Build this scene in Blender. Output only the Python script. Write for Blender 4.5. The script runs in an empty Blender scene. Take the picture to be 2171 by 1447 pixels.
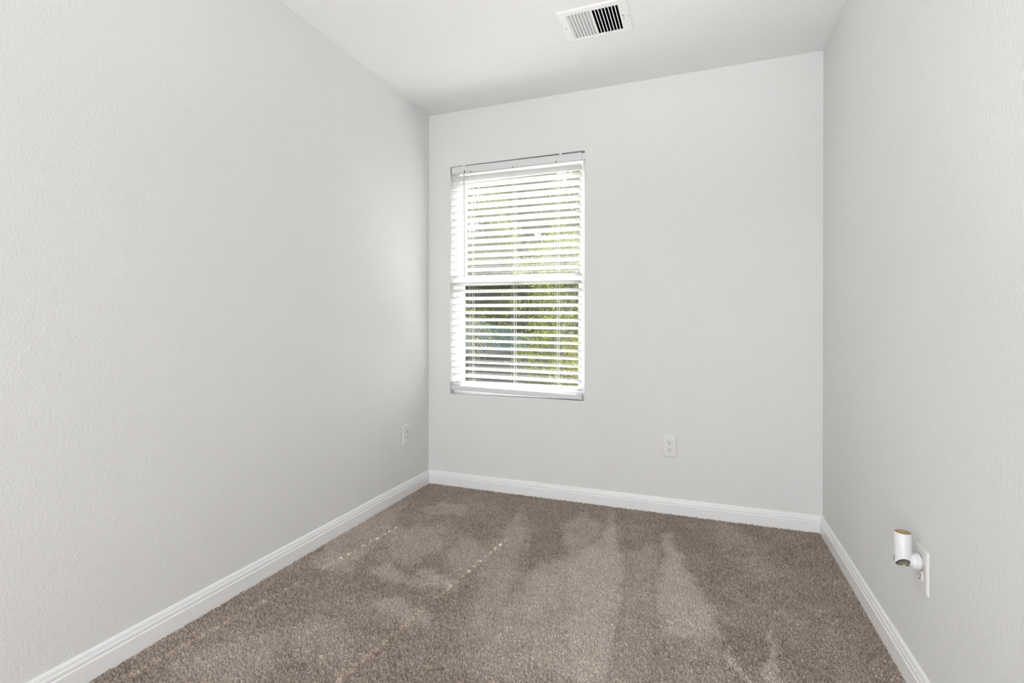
import bpy, bmesh, math, random
import numpy as np
from mathutils import Vector, Matrix

random.seed(7)
rng = np.random.default_rng(11)
sc = bpy.context.scene
COL = sc.collection
PI = math.pi

# ------------------------------------------------------------------ room measures (metres)
W = 2.2786          # left wall x=0, right wall x=W
D = 2.9207          # window wall y=D
H = 2.44            # ceiling
YB = -2.3          # wall behind the camera
CAMX, CAMZ = 1.6929, 1.0432

# ------------------------------------------------------------------ camera
F_PX, SY, YAW, ROLL = 1056.4, 689.5, 0.35996, 0.00171
cam = bpy.data.cameras.new('camera')
cam.sensor_width = 36.0
cam.lens = F_PX / 2171 * 36
cam.shift_y = -(723.5 - SY) / 2171
cam.clip_start = 0.02
cam.clip_end = 400
camo = bpy.data.objects.new('camera', cam)
COL.objects.link(camo)
Fv = Vector((-math.sin(YAW), math.cos(YAW), 0))
Rv = Vector((math.cos(YAW), math.sin(YAW), 0))
Uv = Vector((0, 0, 1))
R2 = math.cos(ROLL) * Rv + math.sin(ROLL) * Uv
U2 = math.cos(ROLL) * Uv - math.sin(ROLL) * Rv
m = Matrix((R2, U2, -Fv)).transposed().to_4x4()
m.translation = (CAMX, 0, CAMZ)
camo.matrix_world = m
sc.camera = camo

# ------------------------------------------------------------------ exposure and colour
sc.view_settings.view_transform = 'Standard'
sc.view_settings.look = 'None'
sc.view_settings.exposure = 0.0
sc.view_settings.gamma = 1.0
sc.view_settings.use_curve_mapping = False

# ------------------------------------------------------------------ sky and sun
world = bpy.data.worlds.new('sky')
sc.world = world
world.use_nodes = True
wn = world.node_tree.nodes
wn.clear()
sky = wn.new('ShaderNodeTexSky')
sky.sky_type = 'NISHITA'
sky.sun_disc = False
sky.sun_elevation = math.radians(44)
sky.sun_rotation = math.radians(6)
sky.dust_density = 3.0
mixs = wn.new('ShaderNodeMix'); mixs.data_type = 'RGBA'
mixs.inputs[0].default_value = 0.6
mixs.inputs[7].default_value = (6.0, 6.1, 6.3, 1)
bg = wn.new('ShaderNodeBackground')
bg.inputs['Strength'].default_value = 0.65
wo = wn.new('ShaderNodeOutputWorld')
wl = world.node_tree.links
wl.new(sky.outputs[0], mixs.inputs[6])
wl.new(mixs.outputs[2], bg.inputs['Color'])
wl.new(bg.outputs[0], wo.inputs['Surface'])

sun = bpy.data.lights.new('sun', 'SUN')
sun.energy = 28.0
sun.angle = math.radians(0.6)
sun.color = (1.0, 0.96, 0.9)
suno = bpy.data.objects.new('sun', sun)
COL.objects.link(suno)
sdir = Vector((-0.1025, -1.0, -0.965)).normalized()
suno.rotation_euler = sdir.to_track_quat('-Z', 'Y').to_euler()
suno.location = (3, 20, 20)

# added soft fill light in front of the closed wall behind the camera
al = bpy.data.lights.new('rear_fill', 'AREA'); al.shape = 'RECTANGLE'
al.size = 2.0; al.size_y = 1.0; al.energy = 67.0; al.color = (0.985, 0.99, 1.0)
alo = bpy.data.objects.new('rear_fill', al); COL.objects.link(alo)
alo.location = (1.14, YB + 0.05, 0.6); alo.rotation_euler = (PI / 2, 0, 0)
# added fill spots out of frame, aimed at the ceiling and the right wall
for loc, aim, size, e in (((1.5, -0.6, 0.9), (1.0, 1.2, 3.0), 1.3, 92.0), ((1.9, 0.1, 0.5), (1.9, 1.7, 2.5), 1.0, 78.0),
                          ((0.3, 0.3, 1.0), (2.28, 1.9, 0.7), 1.1, 18.0)):
    sp = bpy.data.lights.new('fill_spot', 'SPOT'); sp.energy = e; sp.spot_size = size; sp.spot_blend = 1.0; sp.shadow_soft_size = 0.2
    sp.color = (0.985, 0.99, 1.0)
    spo = bpy.data.objects.new('fill_spot', sp); COL.objects.link(spo)
    spo.location = loc
    spo.rotation_euler = (Vector(aim) - Vector(loc)).to_track_quat('-Z', 'Y').to_euler()

FILL_LAMP_POWER = 4.5
fill_lamp_pos = (1.14, 0.45)

# ------------------------------------------------------------------ helpers
def new_obj(name, mesh, mat=None, parent=None):
    o = bpy.data.objects.new(name, mesh)
    COL.objects.link(o)
    if mat:
        mesh.materials.append(mat)
    if parent:
        o.parent = parent
    return o

def from_bm(name, bm, mat=None, parent=None, smooth=False):
    me = bpy.data.meshes.new(name)
    bmesh.ops.recalc_face_normals(bm, faces=bm.faces)
    bm.to_mesh(me)
    bm.free()
    if smooth:
        me.polygons.foreach_set('use_smooth', [True] * len(me.polygons))
    return new_obj(name, me, mat, parent)

def tag(o, label=None, cat=None, group=None, kind=None):
    if label: o['label'] = label
    if cat: o['category'] = cat
    if group: o['group'] = group
    if kind: o['kind'] = kind
    return o

def empty(name, loc):
    o = bpy.data.objects.new(name, None)
    COL.objects.link(o)
    o.location = loc
    o.empty_display_size = 0.05
    return o

def box(bm, x0, x1, y0, y1, z0, z1, mat=None):
    r = bmesh.ops.create_cube(bm, size=1.0)
    M = Matrix.Translation(((x0 + x1) / 2, (y0 + y1) / 2, (z0 + z1) / 2)) @ Matrix.Diagonal((abs(x1 - x0), abs(y1 - y0), abs(z1 - z0), 1))
    if mat is not None: M = mat @ M
    bmesh.ops.transform(bm, matrix=M, verts=r['verts'])
    return r['verts']

def cyl(bm, p0, p1, r0, r1=None, seg=24, caps=True):
    p0, p1 = Vector(p0), Vector(p1)
    r1 = r0 if r1 is None else r1
    d = p1 - p0
    M = Matrix.Translation((p0 + p1) / 2) @ d.to_track_quat('Z', 'Y').to_matrix().to_4x4()
    return bmesh.ops.create_cone(bm, cap_ends=caps, segments=seg, radius1=r0, radius2=r1, depth=d.length, matrix=M)['verts']

def lathe(bm, prof, seg=40, M=Matrix.Identity(4)):
    rings = []
    for r, z in prof:
        if r < 1e-6:
            rings.append([bm.verts.new(M @ Vector((0, 0, z)))])
        else:
            rings.append([bm.verts.new(M @ Vector((r * math.cos(2 * PI * k / seg), r * math.sin(2 * PI * k / seg), z))) for k in range(seg)])
    for a, b in zip(rings, rings[1:]):
        for k in range(seg):
            k2 = (k + 1) % seg
            if len(a) == 1 and len(b) == 1: continue
            if len(a) == 1: bm.faces.new((a[0], b[k], b[k2]))
            elif len(b) == 1: bm.faces.new((a[k], b[0], a[k2]))
            else: bm.faces.new((a[k], b[k], b[k2], a[k2]))

def bevel_all(bm, w, seg=2):
    bmesh.ops.bevel(bm, geom=bm.edges[:] , offset=w, segments=seg, affect='EDGES', profile=0.5)

def quad(bm, a, b, c, d):
    return bm.faces.new([bm.verts.new(p) for p in (a, b, c, d)])

# ------------------------------------------------------------------ materials
def mat_base(name, color, rough=0.5, spec=0.5, metallic=0.0):
    m = bpy.data.materials.new(name)
    m.use_nodes = True
    b = m.node_tree.nodes['Principled BSDF']
    b.inputs['Base Color'].default_value = (*color, 1)
    b.inputs['Roughness'].default_value = rough
    b.inputs['Specular IOR Level'].default_value = spec
    b.inputs['Metallic'].default_value = metallic
    return m

def add_noise(m, scale, amount, bump=0.0, bdist=0.001, detail=3, bscale=None):
    """procedural colour variation and bump in object space"""
    nt = m.node_tree; N = nt.nodes; L = nt.links
    b = N['Principled BSDF']
    tc = N.new('ShaderNodeTexCoord')
    base = b.inputs['Base Color'].default_value[:3]
    if amount:
        n = N.new('ShaderNodeTexNoise'); n.inputs['Scale'].default_value = scale; n.inputs['Detail'].default_value = detail
        L.new(tc.outputs['Object'], n.inputs['Vector'])
        r = N.new('ShaderNodeValToRGB')
        r.color_ramp.elements[0].position = 0.3; r.color_ramp.elements[1].position = 0.7
        r.color_ramp.elements[0].color = (*[c * (1 - amount) for c in base], 1)
        r.color_ramp.elements[1].color = (*[min(1, c * (1 + amount)) for c in base], 1)
        L.new(n.outputs['Fac'], r.inputs['Fac']); L.new(r.outputs['Color'], b.inputs['Base Color'])
    if bump:
        n2 = N.new('ShaderNodeTexNoise'); n2.inputs['Scale'].default_value = bscale or scale; n2.inputs['Detail'].default_value = 2
        L.new(tc.outputs['Object'], n2.inputs['Vector'])
        bp = N.new('ShaderNodeBump'); bp.inputs['Strength'].default_value = bump; bp.inputs['Distance'].default_value = bdist
        L.new(n2.outputs['Fac'], bp.inputs['Height']); L.new(bp.outputs['Normal'], b.inputs['Normal'])
    return m

M_wall = add_noise(mat_base('wall_paint', (0.797, 0.80, 0.793), 0.75, 0.25), 3.0, 0.006, 0.5, 0.0028, bscale=130)
M_ceil = add_noise(mat_base('ceiling_paint', (0.838, 0.84, 0.834), 0.85, 0.2), 3.0, 0.005, 0.5, 0.0022, bscale=110)
M_trim = add_noise(mat_base('trim_gloss_white', (0.91, 0.915, 0.92), 0.32, 0.5), 12.0, 0.01, 0.05, 0.0005, bscale=60)
M_vinyl = add_noise(mat_base('white_vinyl', (0.86, 0.86, 0.87), 0.4, 0.5), 14.0, 0.008)
M_plate = add_noise(mat_base('outlet_plastic', (0.80, 0.798, 0.78), 0.35, 0.5), 20.0, 0.006)
M_dark = add_noise(mat_base('slot_black', (0.012, 0.012, 0.012), 0.6, 0.2), 40.0, 0.1)
M_steel = add_noise(mat_base('screw_steel', (0.6, 0.6, 0.58), 0.35, 0.5, 0.9), 90.0, 0.05)
M_ventw = add_noise(mat_base('vent_enamel', (0.86, 0.86, 0.86), 0.4, 0.5), 10.0, 0.008)
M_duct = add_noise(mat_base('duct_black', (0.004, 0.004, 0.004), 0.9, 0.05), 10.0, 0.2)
M_cord = add_noise(mat_base('blind_cord', (0.82, 0.82, 0.8), 0.8, 0.2), 200.0, 0.05)
M_wand = add_noise(mat_base('wand_plastic', (0.55, 0.55, 0.56), 0.25, 0.5), 30.0, 0.03)
M_val = add_noise(mat_base('valance_white', (0.76, 0.76, 0.775), 0.45, 0.4), 8.0, 0.006)

# slats: white PVC that lets a little daylight through
M_slat = add_noise(mat_base('blind_slat_white', (0.88, 0.88, 0.89), 0.4, 0.5), 8.0, 0.006)
def add_translucent(m, color, fac):
    nt = m.node_tree; N = nt.nodes; L = nt.links
    b = N['Principled BSDF']; out = N['Material Output']
    t = N.new('ShaderNodeBsdfTranslucent'); t.inputs['Color'].default_value = (*color, 1)
    mx = N.new('ShaderNodeMixShader'); mx.inputs[0].default_value = fac
    L.new(b.outputs[0], mx.inputs[1]); L.new(t.outputs[0], mx.inputs[2]); L.new(mx.outputs[0], out.inputs['Surface'])
    return t
add_translucent(M_slat, (0.9, 0.9, 0.9), 0.22)

def glass_mat(name, haze):
    m = bpy.data.materials.new(name); m.use_nodes = True
    nt = m.node_tree; N = nt.nodes; L = nt.links
    N.remove(N['Principled BSDF']); out = N['Material Output']
    tr = N.new('ShaderNodeBsdfTransparent'); tr.inputs['Color'].default_value = (0.95, 0.96, 0.955, 1)
    gl = N.new('ShaderNodeBsdfGlossy'); gl.inputs['Roughness'].default_value = 0.02
    m1 = N.new('ShaderNodeMixShader')
    m1.inputs[0].default_value = 0.035
    L.new(tr.outputs[0], m1.inputs[1]); L.new(gl.outputs[0], m1.inputs[2])
    tl = N.new('ShaderNodeBsdfTranslucent'); tl.inputs['Color'].default_value = (0.9, 0.9, 0.9, 1)
    tc = N.new('ShaderNodeTexCoord'); n = N.new('ShaderNodeTexNoise'); n.inputs['Scale'].default_value = 6
    L.new(tc.outputs['Object'], n.inputs['Vector'])
    mr = N.new('ShaderNodeMapRange'); mr.inputs[1].default_value = 0.3; mr.inputs[2].default_value = 0.7
    mr.inputs[3].default_value = haze * 0.8; mr.inputs[4].default_value = haze * 1.2
    L.new(n.outputs['Fac'], mr.inputs[0])
    m2 = N.new('ShaderNodeMixShader')
    L.new(mr.outputs[0], m2.inputs[0]); L.new(m1.outputs[0], m2.inputs[1]); L.new(tl.outputs[0], m2.inputs[2])
    L.new(m2.outputs[0], out.inputs['Surface'])
    return m
M_pane_up = glass_mat('pane_glass_hazy', 0.022)
M_pane_low = glass_mat('pane_glass', 0.004)

# ------------------------------------------------------------------ the shell
OX0, OX1, OZ0, OZ1 = 0.160, 1.054, 0.592, 2.083       # window opening
REV = 0.13

bm = bmesh.new()
def ring(bm, y, x0, x1, z0, z1, flip=False):
    xs = [x0, OX0, OX1, x1]; zs = [z0, OZ0, OZ1, z1]
    for i in range(3):
        for j in range(3):
            if i == 1 and j == 1: continue
            quad(bm, (xs[i], y, zs[j]), (xs[i + 1], y, zs[j]), (xs[i + 1], y, zs[j + 1]), (xs[i], y, zs[j + 1]))
ring(bm, D, -0.12, W + 0.12, -0.1, H + 0.1)
ring(bm, D + REV, -0.12, W + 0.12, -0.1, H + 0.1)
quad(bm, (OX0, D, OZ0), (OX0, D + REV, OZ0), (OX0, D + REV, OZ1), (OX0, D, OZ1))
quad(bm, (OX1, D, OZ0), (OX1, D + REV, OZ0), (OX1, D + REV, OZ1), (OX1, D, OZ1))
quad(bm, (OX0, D, OZ1), (OX1, D, OZ1), (OX1, D + REV, OZ1), (OX0, D + REV, OZ1))
quad(bm, (OX0, D, OZ0), (OX1, D, OZ0), (OX1, D + REV, OZ0), (OX0, D + REV, OZ0))
x0, x1, z0, z1 = -0.12, W + 0.12, -0.1, H + 0.1
quad(bm, (x0, D, z0), (x0, D + REV, z0), (x0, D + REV, z1), (x0, D, z1))
quad(bm, (x1, D, z0), (x1, D + REV, z0), (x1, D + REV, z1), (x1, D, z1))
quad(bm, (x0, D, z1), (x1, D, z1), (x1, D + REV, z1), (x0, D + REV, z1))
quad(bm, (x0, D, z0), (x1, D, z0), (x1, D + REV, z0), (x0, D + REV, z0))
bmesh.ops.remove_doubles(bm, verts=bm.verts, dist=1e-5)
be = [e for e in bm.edges if all(abs(v.co.y - D) < 1e-5 and OX0 - 1e-4 <= v.co.x <= OX1 + 1e-4 and OZ0 - 1e-4 <= v.co.z <= OZ1 + 1e-4 for v in e.verts)]
bmesh.ops.bevel(bm, geom=be, offset=0.003, segments=3, affect='EDGES')
tag(from_bm('wall_back', bm, M_wall), kind='structure')

for nm, a, b in (('wall_left', (-0.12, 0), (YB - 0.12, D)), ('wall_right', (W, W + 0.12), (YB - 0.12, D)), ('wall_front', (0, W), (YB - 0.12, YB))):
    bm = bmesh.new(); box(bm, a[0], a[1], b[0], b[1], -0.1, H + 0.1)
    tag(from_bm(nm, bm, M_wall), kind='structure')

# ceiling with the register opening
VX0, VX1, VY0, VY1 = 1.127, 1.356, 2.187, 2.375
bm = bmesh.new()
xs = [0, VX0, VX1, W]; ys = [YB, VY0, VY1, D]
for i in range(3):
    for j in range(3):
        if i == 1 and j == 1: continue
        box(bm, xs[i], xs[i + 1], ys[j], ys[j + 1], H, H + 0.1)
bmesh.ops.remove_doubles(bm, verts=bm.verts, dist=1e-5)
inner = [f for f in bm.faces if len(set(tuple(round(c, 4) for c in v.co) for v in f.verts)) == 4 and abs(f.normal.z) < 0.5 and sum(1 for e in f.edges if len(e.link_faces) > 2) >= 2]
tag(from_bm('ceiling', bm, M_ceil), kind='structure')

bm = bmesh.new(); box(bm, 0, W, YB, D, -0.1, -0.02)
M_sub = add_noise(mat_base('subfloor', (0.3, 0.22, 0.15), 0.8), 5, 0.1)
tag(from_bm('floor', bm, M_sub), kind='structure')

# baseboards: moulded profile (distance from wall, height), mitred at the corners
PROF = [(0.0, -0.02), (0.0145, -0.02), (0.0145, 0.0465), (0.0138, 0.0485), (0.0115, 0.0500), (0.0108, 0.0515), (0.0110, 0.0530),
        (0.0118, 0.0545), (0.0118, 0.0590), (0.0112, 0.0625), (0.0096, 0.0645), (0.0088, 0.0660), (0.0082, 0.0710),
        (0.0066, 0.0760), (0.0040, 0.0795), (0.0, 0.0810)]
def baseboard(name, p0, p1, nx, ny, m0, m1):
    """runs p0->p1 on the floor plan; (nx,ny) points into the room; m0/m1 = mitre sign at each end"""
    bm = bmesh.new()
    d = Vector((p1[0] - p0[0], p1[1] - p0[1])).normalized()
    rows = []
    for (p, s) in ((p0, m0), (p1, m1)):
        rows.append([bm.verts.new((p[0] + nx * t + d.x * t * s, p[1] + ny * t + d.y * t * s, z)) for t, z in PROF])
    n = len(PROF)
    for k in range(n):
        k2 = (k + 1) % n
        bm.faces.new((rows[0][k], rows[0][k2], rows[1][k2], rows[1][k]))
    bm.faces.new(rows[0]); bm.faces.new(rows[1][::-1])
    return tag(from_bm(name, bm, M_trim), kind='structure')
baseboard('baseboard_left', (0, YB), (0, D), 1, 0, 1, -1)
baseboard('baseboard_back', (0, D), (W, D), 0, -1, 1, -1)
baseboard('baseboard_right', (W, YB), (W, D), -1, 0, 1, -1)
baseboard('baseboard_front', (0, YB), (W, YB), 0, 1, 1, -1)

# ------------------------------------------------------------------ window unit
FY = D + 0.082
bm = bmesh.new()
for a in ((OX0, OX0 + 0.026, OZ0, OZ1), (OX1 - 0.026, OX1, OZ0, OZ1), (OX0 + 0.026, OX1 - 0.026, OZ0, OZ0 + 0.03), (OX0 + 0.026, OX1 - 0.026, OZ1 - 0.03, OZ1)):
    box(bm, a[0], a[1], FY, D + 0.155, a[2], a[3])
    # stop bead inside the jamb
for a in ((OX0 + 0.026, OX0 + 0.034), (OX1 - 0.034, OX1 - 0.026)):
    box(bm, a[0], a[1], FY + 0.028, FY + 0.034, OZ0 + 0.03, OZ1 - 0.03)
win = tag(from_bm('window_1', bm, M_vinyl), kind='structure')
def sash(name, y0, y1, z0, z1, st, bot, top, mpane):
    bm = bmesh.new()
    xa, xb = OX0 + 0.027, OX1 - 0.027
    xi, xj = OX0 + st, OX1 - st
    box(bm, xa, xi, y0, y1, z0, z1); box(bm, xj, xb, y0, y1, z0, z1)
    box(bm, xi, xj, y0, y1, z0, z0 + bot); box(bm, xi, xj, y0, y1, z1 - top, z1)
    bevel_all(bm, 0.0012, 1)
    s = from_bm(name, bm, M_vinyl, win)
    bm = bmesh.new()
    yc = (y0 + y1) / 2
    box(bm, xi - 0.004, xj + 0.004, yc - 0.002, yc + 0.002, z0 + bot - 0.004, z1 - top + 0.004)
    p = from_bm('pane', bm, mpane, s)
    return s, p
ups, upp = sash('upper_sash', FY + 0.036, FY + 0.062, 1.318, OZ1 - 0.031, 0.057, 0.036, 0.04, M_pane_up)
los, lop = sash('lower_sash', FY + 0.003, FY + 0.027, OZ0 + 0.031, 1.358, 0.057, 0.045, 0.042, M_pane_low)
bm = bmesh.new()
box(bm, 0.585, 0.635, FY - 0.006, FY + 0.022, 1.358, 1.364)
cyl(bm, (0.61, FY + 0.008, 1.364), (0.61, FY + 0.008, 1.374), 0.011)
box(bm, 0.60, 0.655, FY - 0.002, FY + 0.006, 1.366, 1.373)
from_bm('sash_lock', bm, M_vinyl, los)
bm = bmesh.new()
box(bm, 0.862, 0.89, FY + 0.0095, FY + 0.0125, 1.298, 1.316)
M_stk = add_noise(mat_base('dark_violet_label', (0.07, 0.06, 0.12), 0.4), 30, 0.1)
tag(from_bm('sticker', bm, M_stk, lop), 'dark violet sticker at the top of the lower pane')
bm = bmesh.new()
box(bm, OX0, OX1, D + 0.001, FY, OZ0, OZ0 + 0.003)
M_sill = add_noise(mat_base('sill_paint', (0.82, 0.82, 0.82), 0.4), 9, 0.01)
tag(from_bm('window_sill', bm, M_sill, win))

# ------------------------------------------------------------------ venetian blind
blind = tag(empty('window_blind', ((0.165 + 1.03) / 2, D + 0.03, 2.06)),
            'white horizontal venetian blind with half open slats, hanging inside the window recess', 'window blind')
def bchild(name, bm, mat, smooth=False, parent=None):
    par = parent or blind
    o = from_bm(name, bm, mat, None, smooth)
    o.parent = par
    if par is blind:
        o.matrix_parent_inverse = Matrix.Translation(-blind.location)
    else:
        o.matrix_parent_inverse = par.matrix_world.inverted() if False else Matrix.Identity(4)
    return o
BX0, BX1 = 0.164, 1.029
BY = D + 0.031
# front top edge heights of the slats, left end
zt = [2.0173 - 0.0463 * k for k in range(27)] + [0.7746, 0.7307, 0.6745]
LADX = (0.300, 0.596, 0.877)
def slat_strips(bm, z_l, z_r, rise, seed):
    """a crowned slat with a slot punched at each ladder; rise = how much the room edge is higher"""
    wd = 0.0505; th = 0.0028
    ang = math.asin(rise / wd)
    ys = [-wd / 2, -0.018, -0.0070, 0.0, 0.0070, 0.018, wd / 2]
    xs = [BX0]
    for lx in LADX:
        xs += [lx - 0.0019, lx + 0.0019]
    xs += [BX1]
    grid = {}
    for side in (0, 1):
        for i, x in enumerate(xs):
            for j, y in enumerate(ys):
                crown = 0.0016 * (1 - (2 * y / wd) ** 2)
                zz = crown - side * th * (1 - 0.35 * (2 * y / wd) ** 2)
                yy = y * math.cos(ang) + zz * math.sin(ang)
                z = -y * math.sin(ang) + zz * math.cos(ang)
                t = (x - BX0) / (BX1 - BX0)
                zf = z_l + (z_r - z_l) * t - rise / 2
                grid[side, i, j] = bm.verts.new((x, BY + yy, zf + z))
    nx, ny = len(xs) - 1, len(ys) - 1
    hole = lambda i, j: (i in (1, 5)) and (j in (2, 3))
    for i in range(nx):
        for j in range(ny):
            if hole(i, j): continue
            for s in (0, 1):
                bm.faces.new((grid[s, i, j], grid[s, i + 1, j], grid[s, i + 1, j + 1], grid[s, i, j + 1]))
    for i in range(nx):
        for j in (0, ny):
            bm.faces.new((grid[0, i, j], grid[0, i + 1, j], grid[1, i + 1, j], grid[1, i, j]))
    for j in range(ny):
        for i in (0, nx):
            bm.faces.new((grid[0, i, j], grid[0, i, j + 1], grid[1, i, j + 1], grid[1, i, j]))
    for i in (1, 5):
        for (a, b), (c, d) in (((i, 2), (i, 3)), ((i, 3), (i, 4)), ((i + 1, 2), (i + 1, 3)), ((i + 1, 3), (i + 1, 4)), ((i, 2), (i + 1, 2)), ((i, 4), (i + 1, 4))):
            bm.faces.new((grid[0, a, b], grid[0, c, d], grid[1, c, d], grid[1, a, b]))
bm = bmesh.new()
rises = [0.0205 - 0.004 * min(1, k / 13) for k in range(27)] + [0.022, 0.0265, 0.012]
for k, z in enumerate(zt):
    drop = 0.008 + (0.003 if k == 28 else 0) + (0.006 if k == 29 else 0)
    slat_strips(bm, z, z - drop, rises[k], k)
slats = bchild('slats', bm, M_slat)

# head rail and its curved valance
bm = bmesh.new()
box(bm, BX0 + 0.006, BX1 - 0.002, D + 0.012, D + 0.052, 2.042, 2.079)
bchild('head_rail', bm, M_val)
bm = bmesh.new()
pv = [(0.0045, 2.0795), (0.0015, 2.0790), (0.0002, 2.072), (0.0, 2.060), (0.0012, 2.048), (0.0045, 2.0385), (0.0085, 2.034), (0.0095, 2.0362), (0.0070, 2.042), (0.0042, 2.050), (0.0034, 2.061), (0.0036, 2.071)]
VXa, VXb = 0.168, 1.035
ra = [bm.verts.new((VXa, D + 0.001 + y, z + 0.0005)) for y, z in pv]
rb = [bm.verts.new((VXb, D + 0.001 + y, z - 0.0045)) for y, z in pv]
for k in range(len(pv)):
    k2 = (k + 1) % len(pv)
    bm.faces.new((ra[k], ra[k2], rb[k2], rb[k]))
bm.faces.new(ra); bm.faces.new(rb[::-1])
bchild('valance', bm, M_val)
for lx in (0.255, 0.905):
    bm = bmesh.new(); box(bm, lx - 0.008, lx + 0.008, D + 0.0, D + 0.014, 2.0755, 2.0825)
    bchild('valance_clip', bm, M_vinyl)
bm = bmesh.new(); box(bm, BX1 + 0.004, OX1 - 0.001, D + 0.010, D + 0.055, 2.036, 2.072)
bm2 = bm
bchild('end_bracket', bm, M_vinyl)
# bottom rail
bm = bmesh.new()
zl, zr = 0.6485, 0.6265
prof = [(-0.0255, -0.004), (-0.0235, 0.0), (0.0235, -0.0), (0.0255, -0.004), (0.0245, -0.024), (0.022, -0.027), (-0.022, -0.027), (-0.0245, -0.024)]
ra = [bm.verts.new((BX0, BY + y, zl + z)) for y, z in prof]
rb = [bm.verts.new((BX1 + 0.004, BY + y, zr + z)) for y, z in prof]
for k in range(len(prof)):
    k2 = (k + 1) % len(prof)
    bm.faces.new((ra[k], ra[k2], rb[k2], rb[k]))
bm.faces.new(ra); bm.faces.new(rb[::-1])
rail = bchild('bottom_rail', bm, M_val)
bm = bmesh.new()
box(bm, BX1 + 0.003, BX1 + 0.006, BY - 0.0262, BY + 0.0262, zr - 0.028, zr + 0.001)
bchild('rail_end_cap', bm, M_vinyl)
# ladder cords: front and back strings for each ladder, one lift cord through the slots
for lx in LADX:
    bm = bmesh.new()
    for yy in (BY - 0.0262, BY + 0.0262):
        for dx in (-0.006, 0.006):
            cyl(bm, (lx + dx, yy, 0.63), (lx + dx, yy, 2.045), 0.0006, seg=6)
    bchild('ladder_cord', bm, M_cord)
bm = bmesh.new()
cyl(bm, (LADX[1] + 0.010, BY - 0.0285, 0.66), (LADX[1], BY - 0.0275, 2.045), 0.0010, seg=8)
bchild('lift_cord', bm, M_cord)
# cord grommets under the valance
for lx, r in ((LADX[0] + 0.004, 0.003), (LADX[1], 0.0025), (LADX[2], 0.003)):
    bm = bmesh.new(); cyl(bm, (lx, D - 0.0005, 2.037), (lx, D + 0.01, 2.037), r, seg=12)
    bchild('cord_hole', bm, M_dark)
# tilt wand with its hook
bm = bmesh.new()
cyl(bm, (0.2655, D - 0.002, 1.372), (0.2600, D - 0.004, 2.030), 0.0032, seg=6)
cyl(bm, (0.2655, D - 0.002, 1.362), (0.2655, D - 0.002, 1.372), 0.0042, 0.0036, seg=10)
wand = bchild('wand', bm, M_wand)
bm = bmesh.new()
cyl(bm, (0.2600, D - 0.004, 2.030), (0.262, D + 0.004, 2.044), 0.0022, seg=8)
cyl(bm, (0.262, D - 0.003, 2.044), (0.262, D + 0.006, 2.044), 0.0042, seg=12)
hk = from_bm('wand_hook', bm, add_noise(mat_base('hook_grey', (0.16, 0.16, 0.17), 0.4), 40, 0.1))
hk.parent = wand

# ------------------------------------------------------------------ carpet (dense cut pile)
def smooth(a, b, x):
    t = np.clip((x - a) / (b - a), 0, 1)
    return t * t * (3 - 2 * t)
def vnoise(x, y, scale, seed):
    """value noise on arrays"""
    r = np.random.default_rng(seed).random((256, 256))
    gx, gy = x / scale, y / scale
    ix, iy = np.floor(gx).astype(int), np.floor(gy).astype(int)
    fx, fy = gx - ix, gy - iy
    fx = fx * fx * (3 - 2 * fx); fy = fy * fy * (3 - 2 * fy)
    g = lambda a, b: r[a % 256, b % 256]
    return (g(ix, iy) * (1 - fx) * (1 - fy) + g(ix + 1, iy) * fx * (1 - fy) + g(ix, iy + 1) * (1 - fx) * fy + g(ix + 1, iy + 1) * fx * fy)
def seg_dist(x, y, a, b):
    ax, ay = a; bx, by = b
    t = np.clip(((x - ax) * (bx - ax) + (y - ay) * (by - ay)) / ((bx - ax) ** 2 + (by - ay) ** 2 + 1e-9), 0, 1)
    return np.hypot(x - ax - t * (bx - ax), y - ay - t * (by - ay)), t
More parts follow.
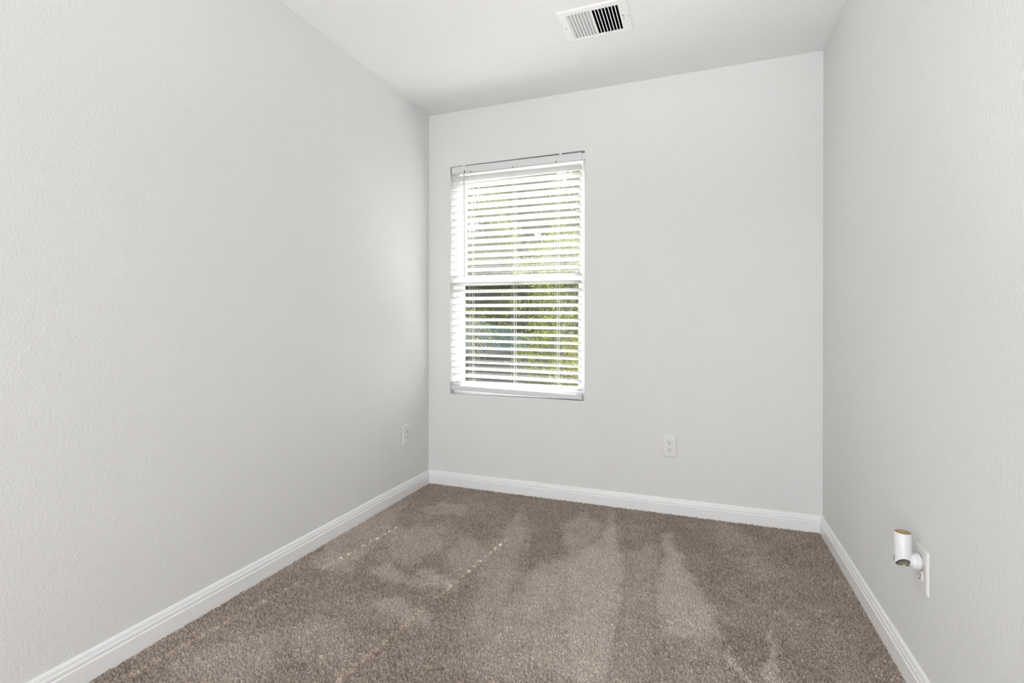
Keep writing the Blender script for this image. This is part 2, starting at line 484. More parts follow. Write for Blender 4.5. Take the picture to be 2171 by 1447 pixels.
#T0
PATCHES = [
    ([(-0.01,2.052),(0.016,2.352),(0.087,2.49),(0.188,2.249),(0.27,1.895),(0.311,1.735),(0.232,1.705),(0.08,1.754)], 0.5, 0.03),
    ([(0.185,2.452),(0.262,2.596),(0.437,2.624),(0.481,2.476),(0.327,2.453)], 0.5, 0.025),
    ([(0.376,1.801),(0.412,1.88),(0.552,1.786),(0.582,1.879),(0.776,1.833),(0.766,1.773),(0.708,1.788),(0.634,1.723),(0.573,1.737),(0.402,1.749)], 0.58, 0.03),
    ([(0.571,2.058),(0.623,2.236),(0.803,2.147),(0.799,2.005),(0.769,1.888),(0.652,1.949)], 0.45, 0.04),
    ([(0.167,2.179),(0.346,2.277),(0.434,2.408),(0.568,2.107),(0.515,1.897),(0.353,1.88)], 0.4, 0.05),
    ([(0.534,1.598),(0.588,1.652),(0.785,1.599),(0.811,1.522),(0.695,1.506),(0.586,1.554)], 0.5, 0.03),
    ([(0.363,1.352),(0.411,1.427),(0.541,1.447),(0.704,1.353),(0.674,1.209),(0.556,1.228),(0.461,1.261)], 0.38, 0.05),
    ([(0.153,1.12),(0.325,1.31),(0.485,1.246),(0.47,1.091),(0.228,0.999)], 0.3, 0.06),
    ([(0.766,2.236),(0.739,2.739),(0.857,2.472),(0.972,1.986),(1.006,1.745),(1.038,1.581),(1.015,1.52),(0.938,1.543),(0.842,1.82)], 0.5, 0.04),
    ([(1.015,1.52),(0.995,1.774),(1.036,2.095),(1.153,2.231),(1.285,2.19),(1.423,1.452),(1.076,1.321)], 0.62, 0.06),
    ([(1.233,2.814),(1.296,2.531),(1.379,2.28),(1.398,2.085),(1.417,1.757),(1.434,1.457),(1.33,1.418),(1.146,2.13),(1.176,2.301),(1.247,2.454)], 0.92, 0.035),
    ([(1.538,2.623),(1.56,2.631),(1.647,2.262),(1.707,2.021),(1.773,1.828),(1.753,1.798),(1.562,1.739),(1.537,2.138)], 0.9, 0.032),
    ([(1.92,1.948),(1.928,1.86),(1.916,1.64),(1.874,1.624),(1.911,1.812)], 0.7, 0.012),
    ([(1.775,1.785),(1.807,1.709),(1.833,1.608),(1.808,1.599),(1.785,1.709)], 0.65, 0.012),
    ([(1.362,2.372),(1.506,2.462),(1.557,1.737),(1.562,1.506),(1.446,1.462),(1.428,1.861)], 0.42, 0.03),
    ([(1.543,1.732),(1.753,1.798),(1.787,1.591),(1.538,1.496)], 0.35, 0.05),
    ([(1.032,2.575),(1.109,2.791),(1.251,2.475),(1.17,2.201),(1.16,2.077)], 0.5, 0.03),
    ([(1.774,2.925),(1.926,2.771),(2.017,2.432),(1.913,2.281),(1.805,2.442)], 0.22, 0.06),
]
#T1
def poly_dist(x, y, poly):
    """signed distance to a closed outline on the floor plan (negative inside)"""
    out = np.full(x.shape, 1.0)
    xs_ = [p[0] for p in poly]; ys_ = [p[1] for p in poly]
    k = (x > min(xs_) - 0.2) & (x < max(xs_) + 0.2) & (y > min(ys_) - 0.2) & (y < max(ys_) + 0.2)
    px, py = x[k], y[k]
    d = np.full(px.shape, 9.0); inside = np.zeros(px.shape, bool)
    for (ax, ay), (bx, by) in zip(poly, poly[1:] + poly[:1]):
        d = np.minimum(d, seg_dist(px, py, (ax, ay), (bx, by))[0])
        if ay != by:
            inside ^= ((ay > py) != (by > py)) & (px < (bx - ax) * (py - ay) / (by - ay) + ax)
    out[k] = np.where(inside, -d, d)
    return out
def pile_tone(x, y):
    """how far the vacuum cleaner laid the pile over: 0 = dark nap, 1 = light nap"""
    wx = x + 0.03 * (vnoise(x, y, 0.10, 5) - 0.5) + 0.02 * (vnoise(x, y, 0.03, 6) - 0.5)
    wy = y + 0.03 * (vnoise(x, y, 0.10, 7) - 0.5) + 0.02 * (vnoise(x, y, 0.03, 8) - 0.5)
    t = np.zeros_like(x)
    for poly, st, soft in PATCHES:
        t = np.maximum(t, st * (1 - smooth(-soft, soft, poly_dist(wx, wy, poly))))
    t = 0.10 + 1.0 * t + 0.30 * (vnoise(x, y, 0.14, 21) - 0.5) + 0.24 * (vnoise(x, y, 0.045, 22) - 0.5) + 0.16 * (vnoise(x, y, 0.018, 23) - 0.5)
    return np.clip(t, 0, 1)

def carpet_patch(xa, xb, ya, yb, step):
    nx = int(round((xb - xa) / step)) + 1; ny = int(round((yb - ya) / step)) + 1
    X, Y = np.meshgrid(np.linspace(xa, xb, nx), np.linspace(ya, yb, ny), indexing='ij')
    X = X.ravel(); Y = Y.ravel()
    c = 0.0054
    gi = np.floor(X / c).astype(int); gj = np.floor(Y / c).astype(int)
    R = np.random.default_rng(3).random((1024, 1024, 5))
    best = np.full(X.shape, 9.0); bh = np.zeros_like(X); bf = np.zeros_like(X); lx = np.zeros_like(X); ly = np.zeros_like(X)
    for di in (-1, 0, 1):
        for dj in (-1, 0, 1):
            a, b = gi + di, gj + dj
            r = R[a % 1024, b % 1024]
            cx = (a + 0.1 + 0.8 * r[:, 0]) * c; cy = (b + 0.1 + 0.8 * r[:, 1]) * c
            d = np.hypot(X - cx, Y - cy) / c
            k = d < best
            best[k] = d[k]; bh[k] = r[k, 2]; bf[k] = r[k, 3]; lx[k] = r[k, 4]
    tone = pile_tone(X, Y)
    dome = 1 - smooth(0.22, 0.80, best)
    pit = smooth(0.70, 0.86, vnoise(X, Y, 0.0095, 31)) * 0.55
    Z = -0.013 + 0.0120 * dome * (0.55 + 0.55 * bh) * (1 - pit) + 0.0022 * (vnoise(X, Y, 0.035, 9) - 0.5)
    Z -= 0.0012 * (1 - tone)
    lean = 0.0022 * dome
    ang = 2 * PI * vnoise(X, Y, 0.02, 12)
    X2 = X + lean * np.cos(ang) * lx; Y2 = Y + lean * np.sin(ang) * lx
    X2 = np.clip(X2, 0.004, W - 0.004); Y2 = np.clip(Y2, YB + 0.004, D - 0.004)
    idx = np.arange(nx * ny).reshape(nx, ny)
    f = np.stack([idx[:-1, :-1], idx[1:, :-1], idx[1:, 1:], idx[:-1, 1:]], -1).reshape(-1, 4)
    return np.stack([X2, Y2, Z], 1), f, tone, bf, dome
fine_y = 0.75
parts = [carpet_patch(0.004, W - 0.004, fine_y, D - 0.004, 0.0021), carpet_patch(0.004, W - 0.004, YB + 0.004, fine_y, 0.008)]
V = []; Fc = []; T = []; B = []; Dm = []; off = 0
for v, f, t, b, dm in parts:
    V.append(v); Fc.append(f + off); T.append(t); B.append(b); Dm.append(dm); off += len(v)
V = np.concatenate(V).astype(np.float32); Fc = np.concatenate(Fc).astype(np.int32)
me = bpy.data.meshes.new('carpet')
me.vertices.add(len(V)); me.vertices.foreach_set('co', V.ravel())
me.loops.add(Fc.size); me.loops.foreach_set('vertex_index', Fc.ravel())
me.polygons.add(len(Fc)); me.polygons.foreach_set('loop_start', np.arange(0, Fc.size, 4, dtype=np.int32))
me.update(calc_edges=True)
me.polygons.foreach_set('use_smooth', np.ones(len(Fc), dtype=bool))
for nm, arr in (('nap', np.concatenate(T)), ('yarn', np.concatenate(B)), ('tip', np.concatenate(Dm))):
    at = me.attributes.new(nm, 'FLOAT', 'POINT'); at.data.foreach_set('value', arr.astype(np.float32))
M_carpet = mat_base('carpet_yarn', (0.4, 0.33, 0.28), 0.95, 0.1)
nt = M_carpet.node_tree; N = nt.nodes; L = nt.links
def attr(n):
    a = N.new('ShaderNodeAttribute'); a.attribute_name = n; return a.outputs['Fac']
def mixc(f, a, b):
    mm = N.new('ShaderNodeMix'); mm.data_type = 'RGBA'
    if hasattr(f, 'links') or not isinstance(f, float): L.new(f, mm.inputs[0])
    else: mm.inputs[0].default_value = f
    for s, i in ((a, 6), (b, 7)):
        if isinstance(s, tuple): mm.inputs[i].default_value = (*s, 1)
        else: L.new(s, mm.inputs[i])
    return mm.outputs[2]
C_DK1, C_DK2 = (0.275, 0.218, 0.181), (0.55, 0.457, 0.393)
C_LT1, C_LT2 = (0.57, 0.478, 0.418), (0.80, 0.70, 0.628)
yarn = attr('yarn')
dk = mixc(yarn, C_DK1, C_DK2)
lt = mixc(yarn, C_LT1, C_LT2)
col = mixc(attr('nap'), dk, lt)
tcn = N.new('ShaderNodeTexCoord')
fn = N.new('ShaderNodeTexNoise'); fn.inputs['Scale'].default_value = 420; fn.inputs['Detail'].default_value = 3
L.new(tcn.outputs['Object'], fn.inputs['Vector'])
mr = N.new('ShaderNodeMapRange'); mr.inputs[1].default_value = 0.35; mr.inputs[2].default_value = 0.65; mr.inputs[3].default_value = 0.72; mr.inputs[4].default_value = 1.12
L.new(fn.outputs['Fac'], mr.inputs[0])
mul = N.new('ShaderNodeVectorMath'); mul.operation = 'SCALE'
L.new(col, mul.inputs[0]); L.new(mr.outputs[0], mul.inputs['Scale'])
L.new(mul.outputs[0], N['Principled BSDF'].inputs['Base Color'])
N['Principled BSDF'].inputs['Sheen Weight'].default_value = 0.15
carpet = new_obj('carpet', me, M_carpet)
tag(carpet, 'taupe brown cut pile carpet with vacuum tracks covering the whole floor', 'carpet', kind='stuff')

# ------------------------------------------------------------------ ceiling register
vent = tag(empty('ceiling_vent', (1.2425, 2.28, H)), 'white rectangular metal air register with two banks of louvers set in the ceiling', 'air vent')
def vchild(name, bm, mat, parent=None, smooth=False):
    bmesh.ops.translate(bm, verts=bm.verts, vec=(-vent.location.x, -vent.location.y, -vent.location.z))
    return from_bm(name, bm, mat, parent or vent, smooth)
bm = bmesh.new()
OXa, OXb, OYa, OYb = 1.086, 1.403, 2.151, 2.403
def loop(x0, x1, y0, y1, z, r=0.0):
    pts = []
    if r <= 0: return [bm.verts.new(p) for p in ((x0, y0, z), (x1, y0, z), (x1, y1, z), (x0, y1, z))]
    for cx, cy, a0 in ((x0 + r, y0 + r, PI), (x1 - r, y0 + r, 1.5 * PI), (x1 - r, y1 - r, 0), (x0 + r, y1 - r, 0.5 * PI)):
        for k in range(5):
            a = a0 + k * PI / 8
            pts.append(bm.verts.new((cx + r * math.cos(a), cy + r * math.sin(a), z)))
    return pts
loops = [loop(OXa, OXb, OYa, OYb, H - 0.0002, 0.006), loop(OXa + 0.001, OXb - 0.001, OYa + 0.001, OYb - 0.001, H - 0.002, 0.006),
         loop(OXa + 0.006, OXb - 0.006, OYa + 0.006, OYb - 0.006, H - 0.0045, 0.005), loop(OXa + 0.012, OXb - 0.012, OYa + 0.012, OYb - 0.012, H - 0.0055, 0.004),
         loop(VX0 - 0.003, VX1 + 0.003, VY0 - 0.003, VY1 + 0.003, H - 0.0052, 0.002), loop(VX0, VX1, VY0, VY1, H - 0.004, 0.001), loop(VX0, VX1, VY0, VY1, H + 0.028, 0.001)]
for a, b in zip(loops, loops[1:]):
    n = len(a)
    for k in range(n):
        bm.faces.new((a[k], a[(k + 1) % n], b[(k + 1) % n], b[k]))
vchild('frame', bm, M_ventw)
bm = bmesh.new()
pitch = 0.01475
xs0 = VX0 + 0.0035
def blade(x, lean):
    """thin blade along y with a flat lower lip; lean>0: top edge to the right"""
    z0 = H - 0.0045
    sg = 1 if lean > 0 else -1
    pts = [(-sg * 0.0028, z0 - 0.0002), (sg * 0.0014, z0), (lean * 0.0070 + sg * 0.0010, H + 0.0040), (lean * 0.0145 + sg * 0.0010, H + 0.0160)]
    t = 0.0005
    up = [(x + p, z + t) for p, z in pts]; dn = [(x + p, z - t) for p, z in pts]
    vs = dn + up[::-1]
    a = [bm.verts.new((p, VY0 + 0.0005, z)) for p, z in vs]; b = [bm.verts.new((p, VY1 - 0.0005, z)) for p, z in vs]
    n = len(vs)
    for k in range(n): bm.faces.new((a[k], a[(k + 1) % n], b[(k + 1) % n], b[k]))
    bm.faces.new(a); bm.faces.new(b[::-1])
xm = VX0 + 7.25 * pitch
for k in range(7): blade(VX0 + 0.0045 + k * pitch, 1.0)
for k in range(7): blade(VX1 - 0.0125 - k * pitch, -0.30)
box(bm, xm - 0.002, xm + 0.009, VY0, VY1, H - 0.0045, H - 0.003)
vchild('louvers', bm, M_ventw)
bm = bmesh.new()
# closed-looking damper leaf behind the left bank and the dark duct
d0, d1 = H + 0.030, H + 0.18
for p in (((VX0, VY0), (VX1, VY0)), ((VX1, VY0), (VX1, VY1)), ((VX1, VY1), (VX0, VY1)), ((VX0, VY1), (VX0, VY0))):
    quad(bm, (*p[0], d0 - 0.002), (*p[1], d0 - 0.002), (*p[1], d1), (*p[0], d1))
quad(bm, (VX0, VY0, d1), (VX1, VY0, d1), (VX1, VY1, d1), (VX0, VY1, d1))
vchild('duct', bm, M_duct)
bm = bmesh.new(); box(bm, VX1 + 0.0100, VX1 + 0.0145, 2.262, 2.296, H - 0.0060, H - 0.0050)
vchild('lever_slot', bm, M_dark)
bm = bmesh.new(); box(bm, VX1 + 0.0102, VX1 + 0.0133, 2.266, 2.284, H - 0.0130, H - 0.0052); box(bm, VX1 + 0.009, VX1 + 0.0150, 2.268, 2.283, H - 0.0145, H - 0.0125)
vchild('damper_lever', bm, M_ventw)
M_scr = add_noise(mat_base('painted_screw', (0.42, 0.42, 0.42), 0.4), 90.0, 0.08)
for x in (1.1045, 1.3925):
    bm = bmesh.new(); cyl(bm, (x, 2.280, H - 0.0045), (x, 2.280, H - 0.0068), 0.0038, 0.0030, seg=16)
    vchild('screw', bm, M_scr)

# ------------------------------------------------------------------ wall outlets
def make_outlet(name, label, M4, filled=()):
    """local frame: plate in the x-z plane, facing -y"""
    root = tag(empty(name, (0, 0, 0)), label, 'electrical outlet')
    root.matrix_world = M4
    w, h = 0.0395, 0.0605
    bm = bmesh.new()
    L0 = []
    for (a, t) in ((0, 0.0), (0.0006, 0.0022), (0.0035, 0.0052), (0.007, 0.0060)):
        L0.append([bm.verts.new(p) for p in ((-w + a, -t, -h + a), (w - a, -t, -h + a), (w - a, -t, h - a), (-w + a, -t, h - a))])
    for a, b in zip(L0, L0[1:]):
        for k in range(4): bm.faces.new((a[k], a[(k + 1) % 4], b[(k + 1) % 4], b[k]))
    bm.faces.new(L0[-1]); bm.faces.new(L0[0][::-1])
    from_bm('cover_plate', bm, M_plate, root)
    for zc in (0.0195, -0.0195):
        bm = bmesh.new()
        def shape(s, y):
            pts = []
            for k in range(40):
                a = 2 * PI * k / 40
                x = 0.0172 * s * math.cos(a); z = 0.0172 * s * math.sin(a)
                z = max(-0.0142 * s, min(0.0142 * s, z))
                pts.append(bm.verts.new((x, y, zc + z)))
            return pts
        A = [shape(1.06, -0.0058), shape(1.05, -0.0061), shape(1.0, -0.0054), shape(0.985, -0.0080), shape(0.93, -0.0086)]
        for a, b in zip(A, A[1:]):
            for k in range(40): bm.faces.new((a[k], a[(k + 1) % 40], b[(k + 1) % 40], b[k]))
        bm.faces.new(A[-1])
        rc = from_bm('receptacle', bm, M_plate, root)
        if zc in filled: continue
        for kind, x in (('slot', -0.0064), ('slot', 0.0064), ('ground', 0)):
            bm = bmesh.new()
            if kind == 'slot':
                hh = 0.0042 if x < 0 else 0.0034
                box(bm, x - 0.0011, x + 0.0011, -0.0088, -0.0070, zc + 0.0042 - hh, zc + 0.0042 + hh)
                from_bm('blade_slot', bm, M_dark, rc)
            else:
                cyl(bm, (0, -0.0088, zc - 0.0068), (0, -0.0070, zc - 0.0068), 0.0026, seg=16)
                from_bm('ground_hole', bm, M_dark, rc)
    bm = bmesh.new(); lathe(bm, [(0, 0.0012), (0.0022, 0.0008), (0.0030, 0.0)], 16, Matrix.Translation((0, -0.006, 0)) @ Matrix.Rotation(PI / 2, 4, 'X'))
    from_bm('screw', bm, M_plate, root)
    return root
make_outlet('wall_outlet', 'empty white duplex outlet on the window wall, below and right of the window', Matrix.Translation((1.5365, D, 0.3705)))
make_outlet('wall_outlet', 'empty white duplex outlet on the left wall near the window corner', Matrix.Translation((0, 2.649, 0.3725)) @ Matrix.Rotation(PI / 2, 4, 'Z'))
make_outlet('wall_outlet', 'white duplex outlet on the right wall with a plug-in device in its upper socket', Matrix.Translation((W, 1.7075, 0.3655)) @ Matrix.Rotation(-PI / 2, 4, 'Z'), (0.0195,))

# plug-in device
DX, DY = W - 0.047, 1.7075
dev = tag(empty('plug_in_night_light', (DX, DY, 0.368)), 'small white cylindrical night light with tan top disc, plugged into the right wall outlet', 'night light')
M_dev = add_noise(mat_base('device_white', (0.80, 0.80, 0.82), 0.35, 0.5), 20, 0.006)
M_tan = add_noise(mat_base('tan_disc', (0.42, 0.29, 0.15), 0.45, 0.5), 120, 0.18)
M_gold = add_noise(mat_base('gold_hub', (0.62, 0.40, 0.14), 0.3, 0.5, 0.7), 60, 0.1)
def dchild(name, bm, mat, parent=None, smooth=False):
    bmesh.ops.translate(bm, verts=bm.verts, vec=-dev.location)
    return from_bm(name, bm, mat, parent or dev, smooth)
ztop, zbot, rr = 0.4620, 0.3680, 0.0200
bm = bmesh.new()
prof = [(rr - 0.002, ztop - 0.0012), (rr - 0.0008, ztop), (rr, ztop - 0.0012), (rr, zbot + 0.010), (rr - 0.0010, zbot + 0.005), (rr - 0.0045, zbot + 0.0012), (rr - 0.009, zbot), (0, zbot)]
lathe(bm, [(0, ztop - 0.0012)] + prof, 48, Matrix.Translation((DX, DY, 0)))
bmesh.ops.remove_doubles(bm, verts=bm.verts, dist=1e-6)
# slanted cut at the foot, towards the camera
cn = Vector((-0.02, -0.80, -0.60)).normalized()
co = Vector((DX, DY, zbot)) + Vector((0, -0.0085, 0.0100))
g = bmesh.ops.bisect_plane(bm, geom=bm.verts[:] + bm.edges[:] + bm.faces[:], plane_co=co, plane_no=cn, clear_outer=True)
ed = [e for e in g['geom_cut'] if isinstance(e, bmesh.types.BMEdge)]
cutpts = [v.co.copy() for v in {v for e in ed for v in e.verts}]
body = dchild('body', bm, M_dev, smooth=False)
for p in body.data.polygons: p.use_smooth = abs(p.normal.z) < 0.9
# lens closing the cut
ctr = sum(cutpts, Vector()) / len(cutpts)
ax = cn.orthogonal().normalized(); ay = cn.cross(ax)
cutpts.sort(key=lambda p: math.atan2((p - ctr).dot(ay), (p - ctr).dot(ax)))
bm = bmesh.new()
r0 = [bm.verts.new(p + cn * 0.0001) for p in cutpts]; r1 = [bm.verts.new(ctr + (p - ctr) * 0.92 + cn * 0.0014) for p in cutpts]
for k in range(len(r0)): bm.faces.new((r0[k], r0[(k + 1) % len(r0)], r1[(k + 1) % len(r0)], r1[k]))
bm.faces.new(r1)
M_rim = add_noise(mat_base('lens_rim', (0.05, 0.05, 0.06), 0.3), 40, 0.1)
M_lens = add_noise(mat_base('smoked_lens', (0.16, 0.17, 0.14), 0.12, 0.6), 60, 0.3)
lens = dchild('lens_rim', bm, M_rim)
bm = bmesh.new()
r1 = [bm.verts.new(ctr + (p - ctr) * 0.86 + cn * 0.0016) for p in cutpts]; c0 = bm.verts.new(ctr + cn * 0.0030)
for k in range(len(r1)): bm.faces.new((r1[k], r1[(k + 1) % len(r1)], c0))
lz = dchild('lens', bm, M_lens, smooth=True)
lz.parent = lens
bm = bmesh.new(); lathe(bm, [(0, 0.0022), (0.0034, 0.0018), (0.0042, -0.001)], 16, Matrix.Translation(ctr + cn * 0.0028) @ cn.to_track_quat('Z', 'Y').to_matrix().to_4x4())
le = dchild('led', bm, add_noise(mat_base('amber_led', (0.55, 0.42, 0.18), 0.3), 60, 0.1)); le.parent = lens
bm = bmesh.new(); lathe(bm, [(0, ztop + 0.0006), (rr - 0.0016, ztop + 0.0004), (rr - 0.0012, ztop - 0.001)], 48, Matrix.Translation((DX, DY, 0)))
td = dchild('top_disc', bm, M_tan)
bm = bmesh.new(); lathe(bm, [(0, ztop + 0.0016), (0.004, ztop + 0.0013), (0.006, ztop + 0.0005)], 24, Matrix.Translation((DX, DY, 0)))
gh = dchild('disc_hub', bm, M_gold); gh.parent = td
bm = bmesh.new()
Mx = Matrix.Translation((0, DY, 0.385)) @ Matrix.Rotation(-PI / 2, 4, 'Y')
lathe(bm, [(0, -(W - 0.0086)), (0.0205, -(W - 0.0086)), (0.0222, -(W - 0.0105)), (0.0222, -(W - 0.0225)), (0.0205, -(W - 0.0285)), (0.0150, -(W - 0.034)), (0, -(W - 0.036))], 48, Mx)
dchild('plug_base', bm, M_dev, smooth=False)
bm = bmesh.new(); box(bm, DX - 0.0212, DX - 0.0196, DY - 0.0035, DY + 0.0035, 0.380, 0.392)
dchild('switch', bm, add_noise(mat_base('switch_grey', (0.35, 0.35, 0.37), 0.4), 30, 0.05))

# ------------------------------------------------------------------ ceiling lamp added out of frame to brighten the room
lamp = tag(empty('added_ceiling_lamp', (*fill_lamp_pos, H)), 'round white flush ceiling lamp added out of view as fill light', 'added fill lamp')
bm = bmesh.new(); lathe(bm, [(0, 0), (0.19, 0), (0.19, -0.022), (0.178, -0.028), (0, -0.028)], 48)
from_bm('fill_lamp_base', bm, M_ventw, lamp)
bm = bmesh.new(); lathe(bm, [(0.172, -0.029), (0.170, -0.05), (0.150, -0.085), (0.10, -0.112), (0.05, -0.122), (0, -0.124)], 48)
M_em = bpy.data.materials.new('fill_lamp_glow'); M_em.use_nodes = True
b = M_em.node_tree.nodes['Principled BSDF']
b.inputs['Base Color'].default_value = (0.9, 0.9, 0.88, 1)
b.inputs['Emission Color'].default_value = (1.0, 0.99, 0.97, 1)
b.inputs['Emission Strength'].default_value = FILL_LAMP_POWER
tcn2 = M_em.node_tree.nodes.new('ShaderNodeTexCoord')
from_bm('fill_lamp_dome', bm, M_em, lamp, True)

# ------------------------------------------------------------------ outside
GZ = -2.75
def dirx(px): return math.tan(math.atan((px - 1085.5) / F_PX) - YAW)
M_lawn = add_noise(mat_base('lawn', (0.045, 0.06, 0.02), 0.95, 0.0), 1.5, 0.35, 0.4, 0.03, bscale=30)
bm = bmesh.new(); box(bm, -60, 60, D + 0.2, 90, GZ - 0.2, GZ)
tag(from_bm('lawn', bm, M_lawn), kind='structure')
M_road = add_noise(mat_base('concrete', (0.10, 0.10, 0.10), 0.95, 0.0), 3, 0.08)
bm = bmesh.new(); box(bm, -30, 30, 24.5, 42, GZ, GZ + 0.03)
tag(from_bm('road', bm, M_road), kind='structure')

# neighbour house
M_roof = add_noise(mat_base('teal_grey_roof', (0.040, 0.062, 0.060), 0.95, 0.0), 6, 0.08)
M_siding = add_noise(mat_base('pale_siding', (0.10, 0.098, 0.088), 0.95, 0.0), 5, 0.05)
M_fascia = add_noise(mat_base('white_fascia', (0.14, 0.14, 0.137), 0.9, 0.0), 5, 0.03)
M_rib = add_noise(mat_base('white_rib', (0.22, 0.22, 0.215), 0.9, 0.0), 5, 0.03)
house = tag(empty('house', (0, 0, 0)), 'neighbouring house with teal grey roof, seen through the lower left of the blind', 'house')
hx, hy = -11.6, 22.5
house.location = (hx, hy, GZ)
house.rotation_euler = (0, 0, math.radians(-24))
hw, hd, he, hr = 5.6, 4.2, 2.75, 4.15
bm = bmesh.new(); box(bm, -hw + 0.4, hw - 0.4, -hd + 0.4, hd - 0.4, 0, he)
from_bm('walls', bm, M_siding, house)
bm = bmesh.new()
P = [(-hw, -hd, he), (hw, -hd, he), (hw, hd, he), (-hw, hd, he), (-hw + 3.0, 0, hr), (hw - 1.9, 0, hr)]
vs = [bm.verts.new(p) for p in P]
for f in ((0, 1, 5, 4), (1, 2, 5), (2, 3, 4, 5), (3, 0, 4), (3, 2, 1, 0)): bm.faces.new([vs[i] for i in f])
roof = from_bm('roof', bm, M_roof, house)
bm = bmesh.new()
box(bm, -hw - 0.03, hw + 0.03, -hd - 0.05, -hd + 0.02, he - 0.16, he + 0.03); box(bm, hw - 0.02, hw + 0.05, -hd, hd, he - 0.16, he + 0.03)
from_bm('fascia', bm, M_fascia, house)
bm = bmesh.new()
for k in range(34):
    x = -hw + 1.2 + k * 0.3
    top = 1.0 if x < hw - 1.9 else max(0.0, (hw - x) / 1.9)
    a = Vector((x, -hd, he)); b_ = Vector((x, -hd * (1 - top), he + (hr - he) * top))
    if (b_ - a).length < 0.1: continue
    cyl(bm, a + Vector((0, 0, 0.02)), b_ + Vector((0, 0, 0.02)), 0.03, seg=5)
for k in range(22):
    y = -hd + 0.1 + k * 0.2
    t = 1 - abs(y) / hd
    if t < 0.08: continue
    cyl(bm, (hw, y, he + 0.02), (hw - 1.9 * t, y, he + (hr - he) * t + 0.02), 0.028, seg=5)
from_bm('roof_ribs', bm, M_rib, roof)
for wx in (-1.2, 1.6):
    bm = bmesh.new()
    for a in ((wx - 0.6, wx + 0.6, 0.95, 1.02), (wx - 0.6, wx + 0.6, 2.1, 2.17), (wx - 0.6, wx - 0.53, 1.02, 2.1), (wx + 0.53, wx + 0.6, 1.02, 2.1), (wx - 0.03, wx + 0.03, 1.02, 2.1)):
        box(bm, a[0], a[1], -hd + 0.33, -hd + 0.42, a[2], a[3])
    wf = from_bm('house_window', bm, M_fascia, house)
    bm = bmesh.new(); box(bm, wx - 0.53, wx + 0.53, -hd + 0.37, -hd + 0.40, 1.02, 2.1)
    from_bm('window_glass', bm, add_noise(mat_base('dark_glass', (0.03, 0.04, 0.05), 0.1, 0.6), 3, 0.2), wf)
bm = bmesh.new(); box(bm, 3.0, 3.14, -hd + 0.30, -hd + 0.42, 0, he)
from_bm('corner_post', bm, M_fascia, house)

# trees
def leaf_mat(name, c1, c2, c3):
    m = bpy.data.materials.new(name); m.use_nodes = True
    nt = m.node_tree; N = nt.nodes; L = nt.links
    b = N['Principled BSDF']; out = N['Material Output']
    at = N.new('ShaderNodeAttribute'); at.attribute_name = 'leafhue'
    r = N.new('ShaderNodeValToRGB'); e = r.color_ramp.elements
    e[0].position = 0.0; e[0].color = (*c1, 1); e[1].position = 1.0; e[1].color = (*c3, 1)
    k = e.new(0.55); k.color = (*c2, 1)
    L.new(at.outputs['Fac'], r.inputs['Fac']); L.new(r.outputs['Color'], b.inputs['Base Color'])
    b.inputs['Roughness'].default_value = 0.8
    b.inputs['Specular IOR Level'].default_value = 0.1
    t = N.new('ShaderNodeBsdfTranslucent'); L.new(r.outputs['Color'], t.inputs['Color'])
    mx = N.new('ShaderNodeMixShader'); mx.inputs[0].default_value = 0.4
    L.new(b.outputs[0], mx.inputs[1]); L.new(t.outputs[0], mx.inputs[2]); L.new(mx.outputs[0], out.inputs['Surface'])
    return m
LM = [leaf_mat('leaves_green', (0.065, 0.088, 0.016), (0.145, 0.18, 0.028), (0.36, 0.35, 0.04)),
      leaf_mat('leaves_blue_green', (0.062, 0.088, 0.030), (0.11, 0.15, 0.048), (0.26, 0.30, 0.06)),
      leaf_mat('leaves_yellow', (0.05, 0.055, 0.008), (0.18, 0.17, 0.015), (0.45, 0.38, 0.03))]
M_bark = add_noise(mat_base('bark', (0.12, 0.095, 0.075), 0.9), 8, 0.25, 0.5, 0.02, bscale=25)
def leaf_mesh(name, n, hgt, rad, base, size, seed, fill):
    r = np.random.default_rng(seed)
    # leaf clumps on many small boughs
    nc = 150
    cu = r.random(nc); ca = r.random(nc) * 2 * PI
    cz = base + (hgt - base) * r.random(nc) ** 0.9
    rel = (cz - base) / (hgt - base)
    cr = rad * np.sqrt(np.clip(1 - (2 * rel - 0.9) ** 2 * 0.8, 0.05, 1)) * (0.35 + 0.65 * np.sqrt(cu))
    C = np.stack([cr * np.cos(ca), cr * np.sin(ca), cz], 1)
    k = r.integers(0, nc, n)
    dv = r.normal(size=(n, 3)); dv /= np.linalg.norm(dv, axis=1)[:, None]
    P = C[k] + dv * (fill * (0.45 + 0.55 * r.random(n) ** 0.5))[:, None] * np.array([1, 1, 0.7])
    a = r.normal(size=(n, 3)); a[:, 2] -= 0.3; a /= np.linalg.norm(a, axis=1)[:, None]
    b = np.cross(a, r.normal(size=(n, 3))); b /= np.linalg.norm(b, axis=1)[:, None]
    s = size * (0.6 + 0.8 * r.random(n))[:, None]
    nrm = np.cross(a, b)
    q = np.stack([P - a * s, P + b * s * 0.42 + nrm * s * 0.12, P + a * s, P - b * s * 0.42 + nrm * s * 0.12], 1).reshape(-1, 3).astype(np.float32)
    me = bpy.data.meshes.new(name)
    me.vertices.add(4 * n); me.vertices.foreach_set('co', q.ravel())
    me.loops.add(4 * n); me.loops.foreach_set('vertex_index', np.arange(4 * n, dtype=np.int32))
    me.polygons.add(n); me.polygons.foreach_set('loop_start', np.arange(0, 4 * n, 4, dtype=np.int32))
    me.update(calc_edges=True)
    hue = np.clip(0.45 * r.random(nc)[k] + 0.35 * r.random(n) + 0.25 * (r.random(n) > 0.9), 0, 1)
    at = me.attributes.new('leafhue', 'FLOAT', 'POINT'); at.data.foreach_set('value', np.repeat(hue, 4).astype(np.float32))
    return me, C
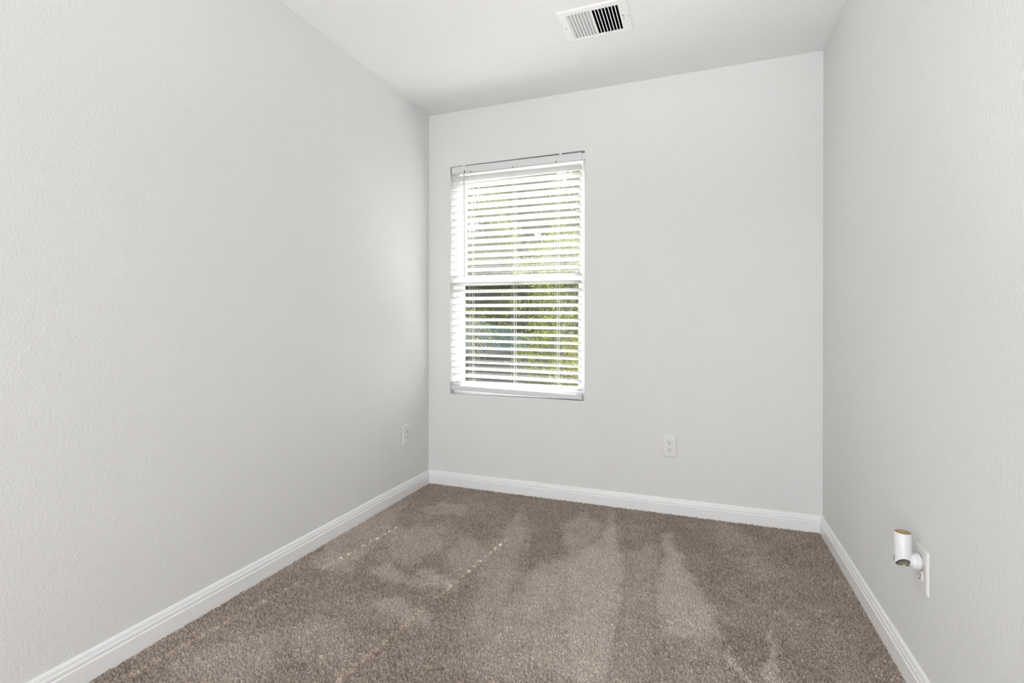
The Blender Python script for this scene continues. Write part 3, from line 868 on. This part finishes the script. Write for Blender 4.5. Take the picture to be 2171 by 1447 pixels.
def tree(name, label, cat, loc, hgt, rad, base, n, size, seed, mat, fill=0.8, group=None):
    root = tag(empty(name, loc), label, cat, group)
    me, C = leaf_mesh('foliage', n, hgt, rad, base, size, seed, fill)
    new_obj('foliage', me, mat, root)
    bm = bmesh.new()
    r = random.Random(seed)
    cyl(bm, (0, 0, 0), (r.uniform(-.2, .2), r.uniform(-.2, .2), hgt * 0.82), 0.035 * hgt / 2, 0.02, seg=9)
    for c in C[::(12 if rad < 1 else 4)]:
        z0 = max(0.5, c[2] - r.uniform(0.5, 1.6)) if c[2] < hgt * .8 else hgt * 0.6
        cyl(bm, (0, 0, min(z0, hgt * 0.7)), tuple(c), 0.012 + 0.004 * hgt / 3, 0.006, seg=5)
    from_bm('trunk', bm, M_bark, root)
    return root
def at_px(px, Y): return CAMX + dirx(px) * Y
spec = [
    ('tree', 'tall green tree outside, behind the left half of the blind above the house roof', (-13.6, 32, GZ), 14.5, 3.4, 0.3, 36000, 0.12, 1, LM[0], 1.0),
    ('tree', 'tall green tree outside, behind the right half of the blind', (-4.6, 31, GZ), 13.5, 3.4, 0.3, 36000, 0.12, 3, LM[0], 1.0),
    ('tree', 'tall blue green tree outside in the back row, behind the middle of the blind', (-13.2, 42, GZ), 19.0, 4.0, 0.3, 60000, 0.24, 2, LM[1], 1.25),
    ('tree', 'hazy green tree outside in the back row, behind the right edge of the blind', (-2.6, 42, GZ), 17.5, 4.0, 0.3, 30000, 0.20, 9, LM[0], 1.15),
    ('tree', 'hazy green tree outside in the back row, behind the left edge of the blind', (-23.8, 42, GZ), 17.5, 4.0, 0.3, 30000, 0.20, 10, LM[1], 1.15),
    ('tree', 'airy light green tree nearest to the window, behind the right part of the blind', (at_px(1195, 14), 14, GZ), 6.4, 1.5, 1.4, 11000, 0.036, 4, LM[0], 0.5),
    ('shrub', 'yellow leaved shrub outside, low at the right of the blind', (at_px(1212, 18), 18, GZ), 3.3, 0.7, 0.5, 4500, 0.04, 5, LM[2], 0.3),
    ('shrub', 'small yellow green shrub outside, low at the middle right of the blind', (at_px(1150, 20), 20, GZ), 3.6, 0.6, 0.4, 4000, 0.04, 6, LM[2], 0.3),
    ('tree', 'small leafy green tree outside, standing in front of the grey roofed house', (at_px(1012, 15.2), 15.2, GZ), 4.3, 0.85, 2.9, 520, 0.038, 14, LM[0], 0.35),
    ('tree', 'broad green tree outside, farther right than the window view', (4.4, 31, GZ), 12.0, 3.4, 0.3, 16000, 0.12, 8, LM[0], 1.0),
]
hedge = tag(empty('hedge', (-9.0, 51.5, GZ)), 'long dark green hedge of tall bushes closing off the view beyond the trees', 'hedge')
hr_ = np.random.default_rng(77); nh = 60000
hp = np.stack([hr_.uniform(-22, 22, nh), hr_.uniform(-1.6, 1.6, nh), hr_.random(nh)], 1)
hp[:, 2] *= 9.5 + 1.5 * np.sin(hp[:, 0] * 0.9) + 0.8 * np.sin(hp[:, 0] * 2.3 + 1)
ha = hr_.normal(size=(nh, 3)); ha /= np.linalg.norm(ha, axis=1)[:, None]
hb = np.cross(ha, hr_.normal(size=(nh, 3))); hb /= np.linalg.norm(hb, axis=1)[:, None]
hs = 0.26 * (0.6 + 0.8 * hr_.random(nh))[:, None]
hq = np.stack([hp - ha * hs, hp + hb * hs * 0.5, hp + ha * hs, hp - hb * hs * 0.5], 1).reshape(-1, 3).astype(np.float32)
hm = bpy.data.meshes.new('foliage')
hm.vertices.add(4 * nh); hm.vertices.foreach_set('co', hq.ravel())
hm.loops.add(4 * nh); hm.loops.foreach_set('vertex_index', np.arange(4 * nh, dtype=np.int32))
hm.polygons.add(nh); hm.polygons.foreach_set('loop_start', np.arange(0, 4 * nh, 4, dtype=np.int32))
hm.update(calc_edges=True)
hat = hm.attributes.new('leafhue', 'FLOAT', 'POINT'); hat.data.foreach_set('value', np.repeat(hr_.random(nh) * 0.8, 4).astype(np.float32))
new_obj('foliage', hm, LM[1], hedge)
for s in spec:
    nm, lb, loc, hh, rad, base, n, size, seed, mt, fill = s
    tree(nm, lb, 'shrub' if nm == 'shrub' else 'tree', loc, hh, rad, base, n, size, seed, mt, fill)
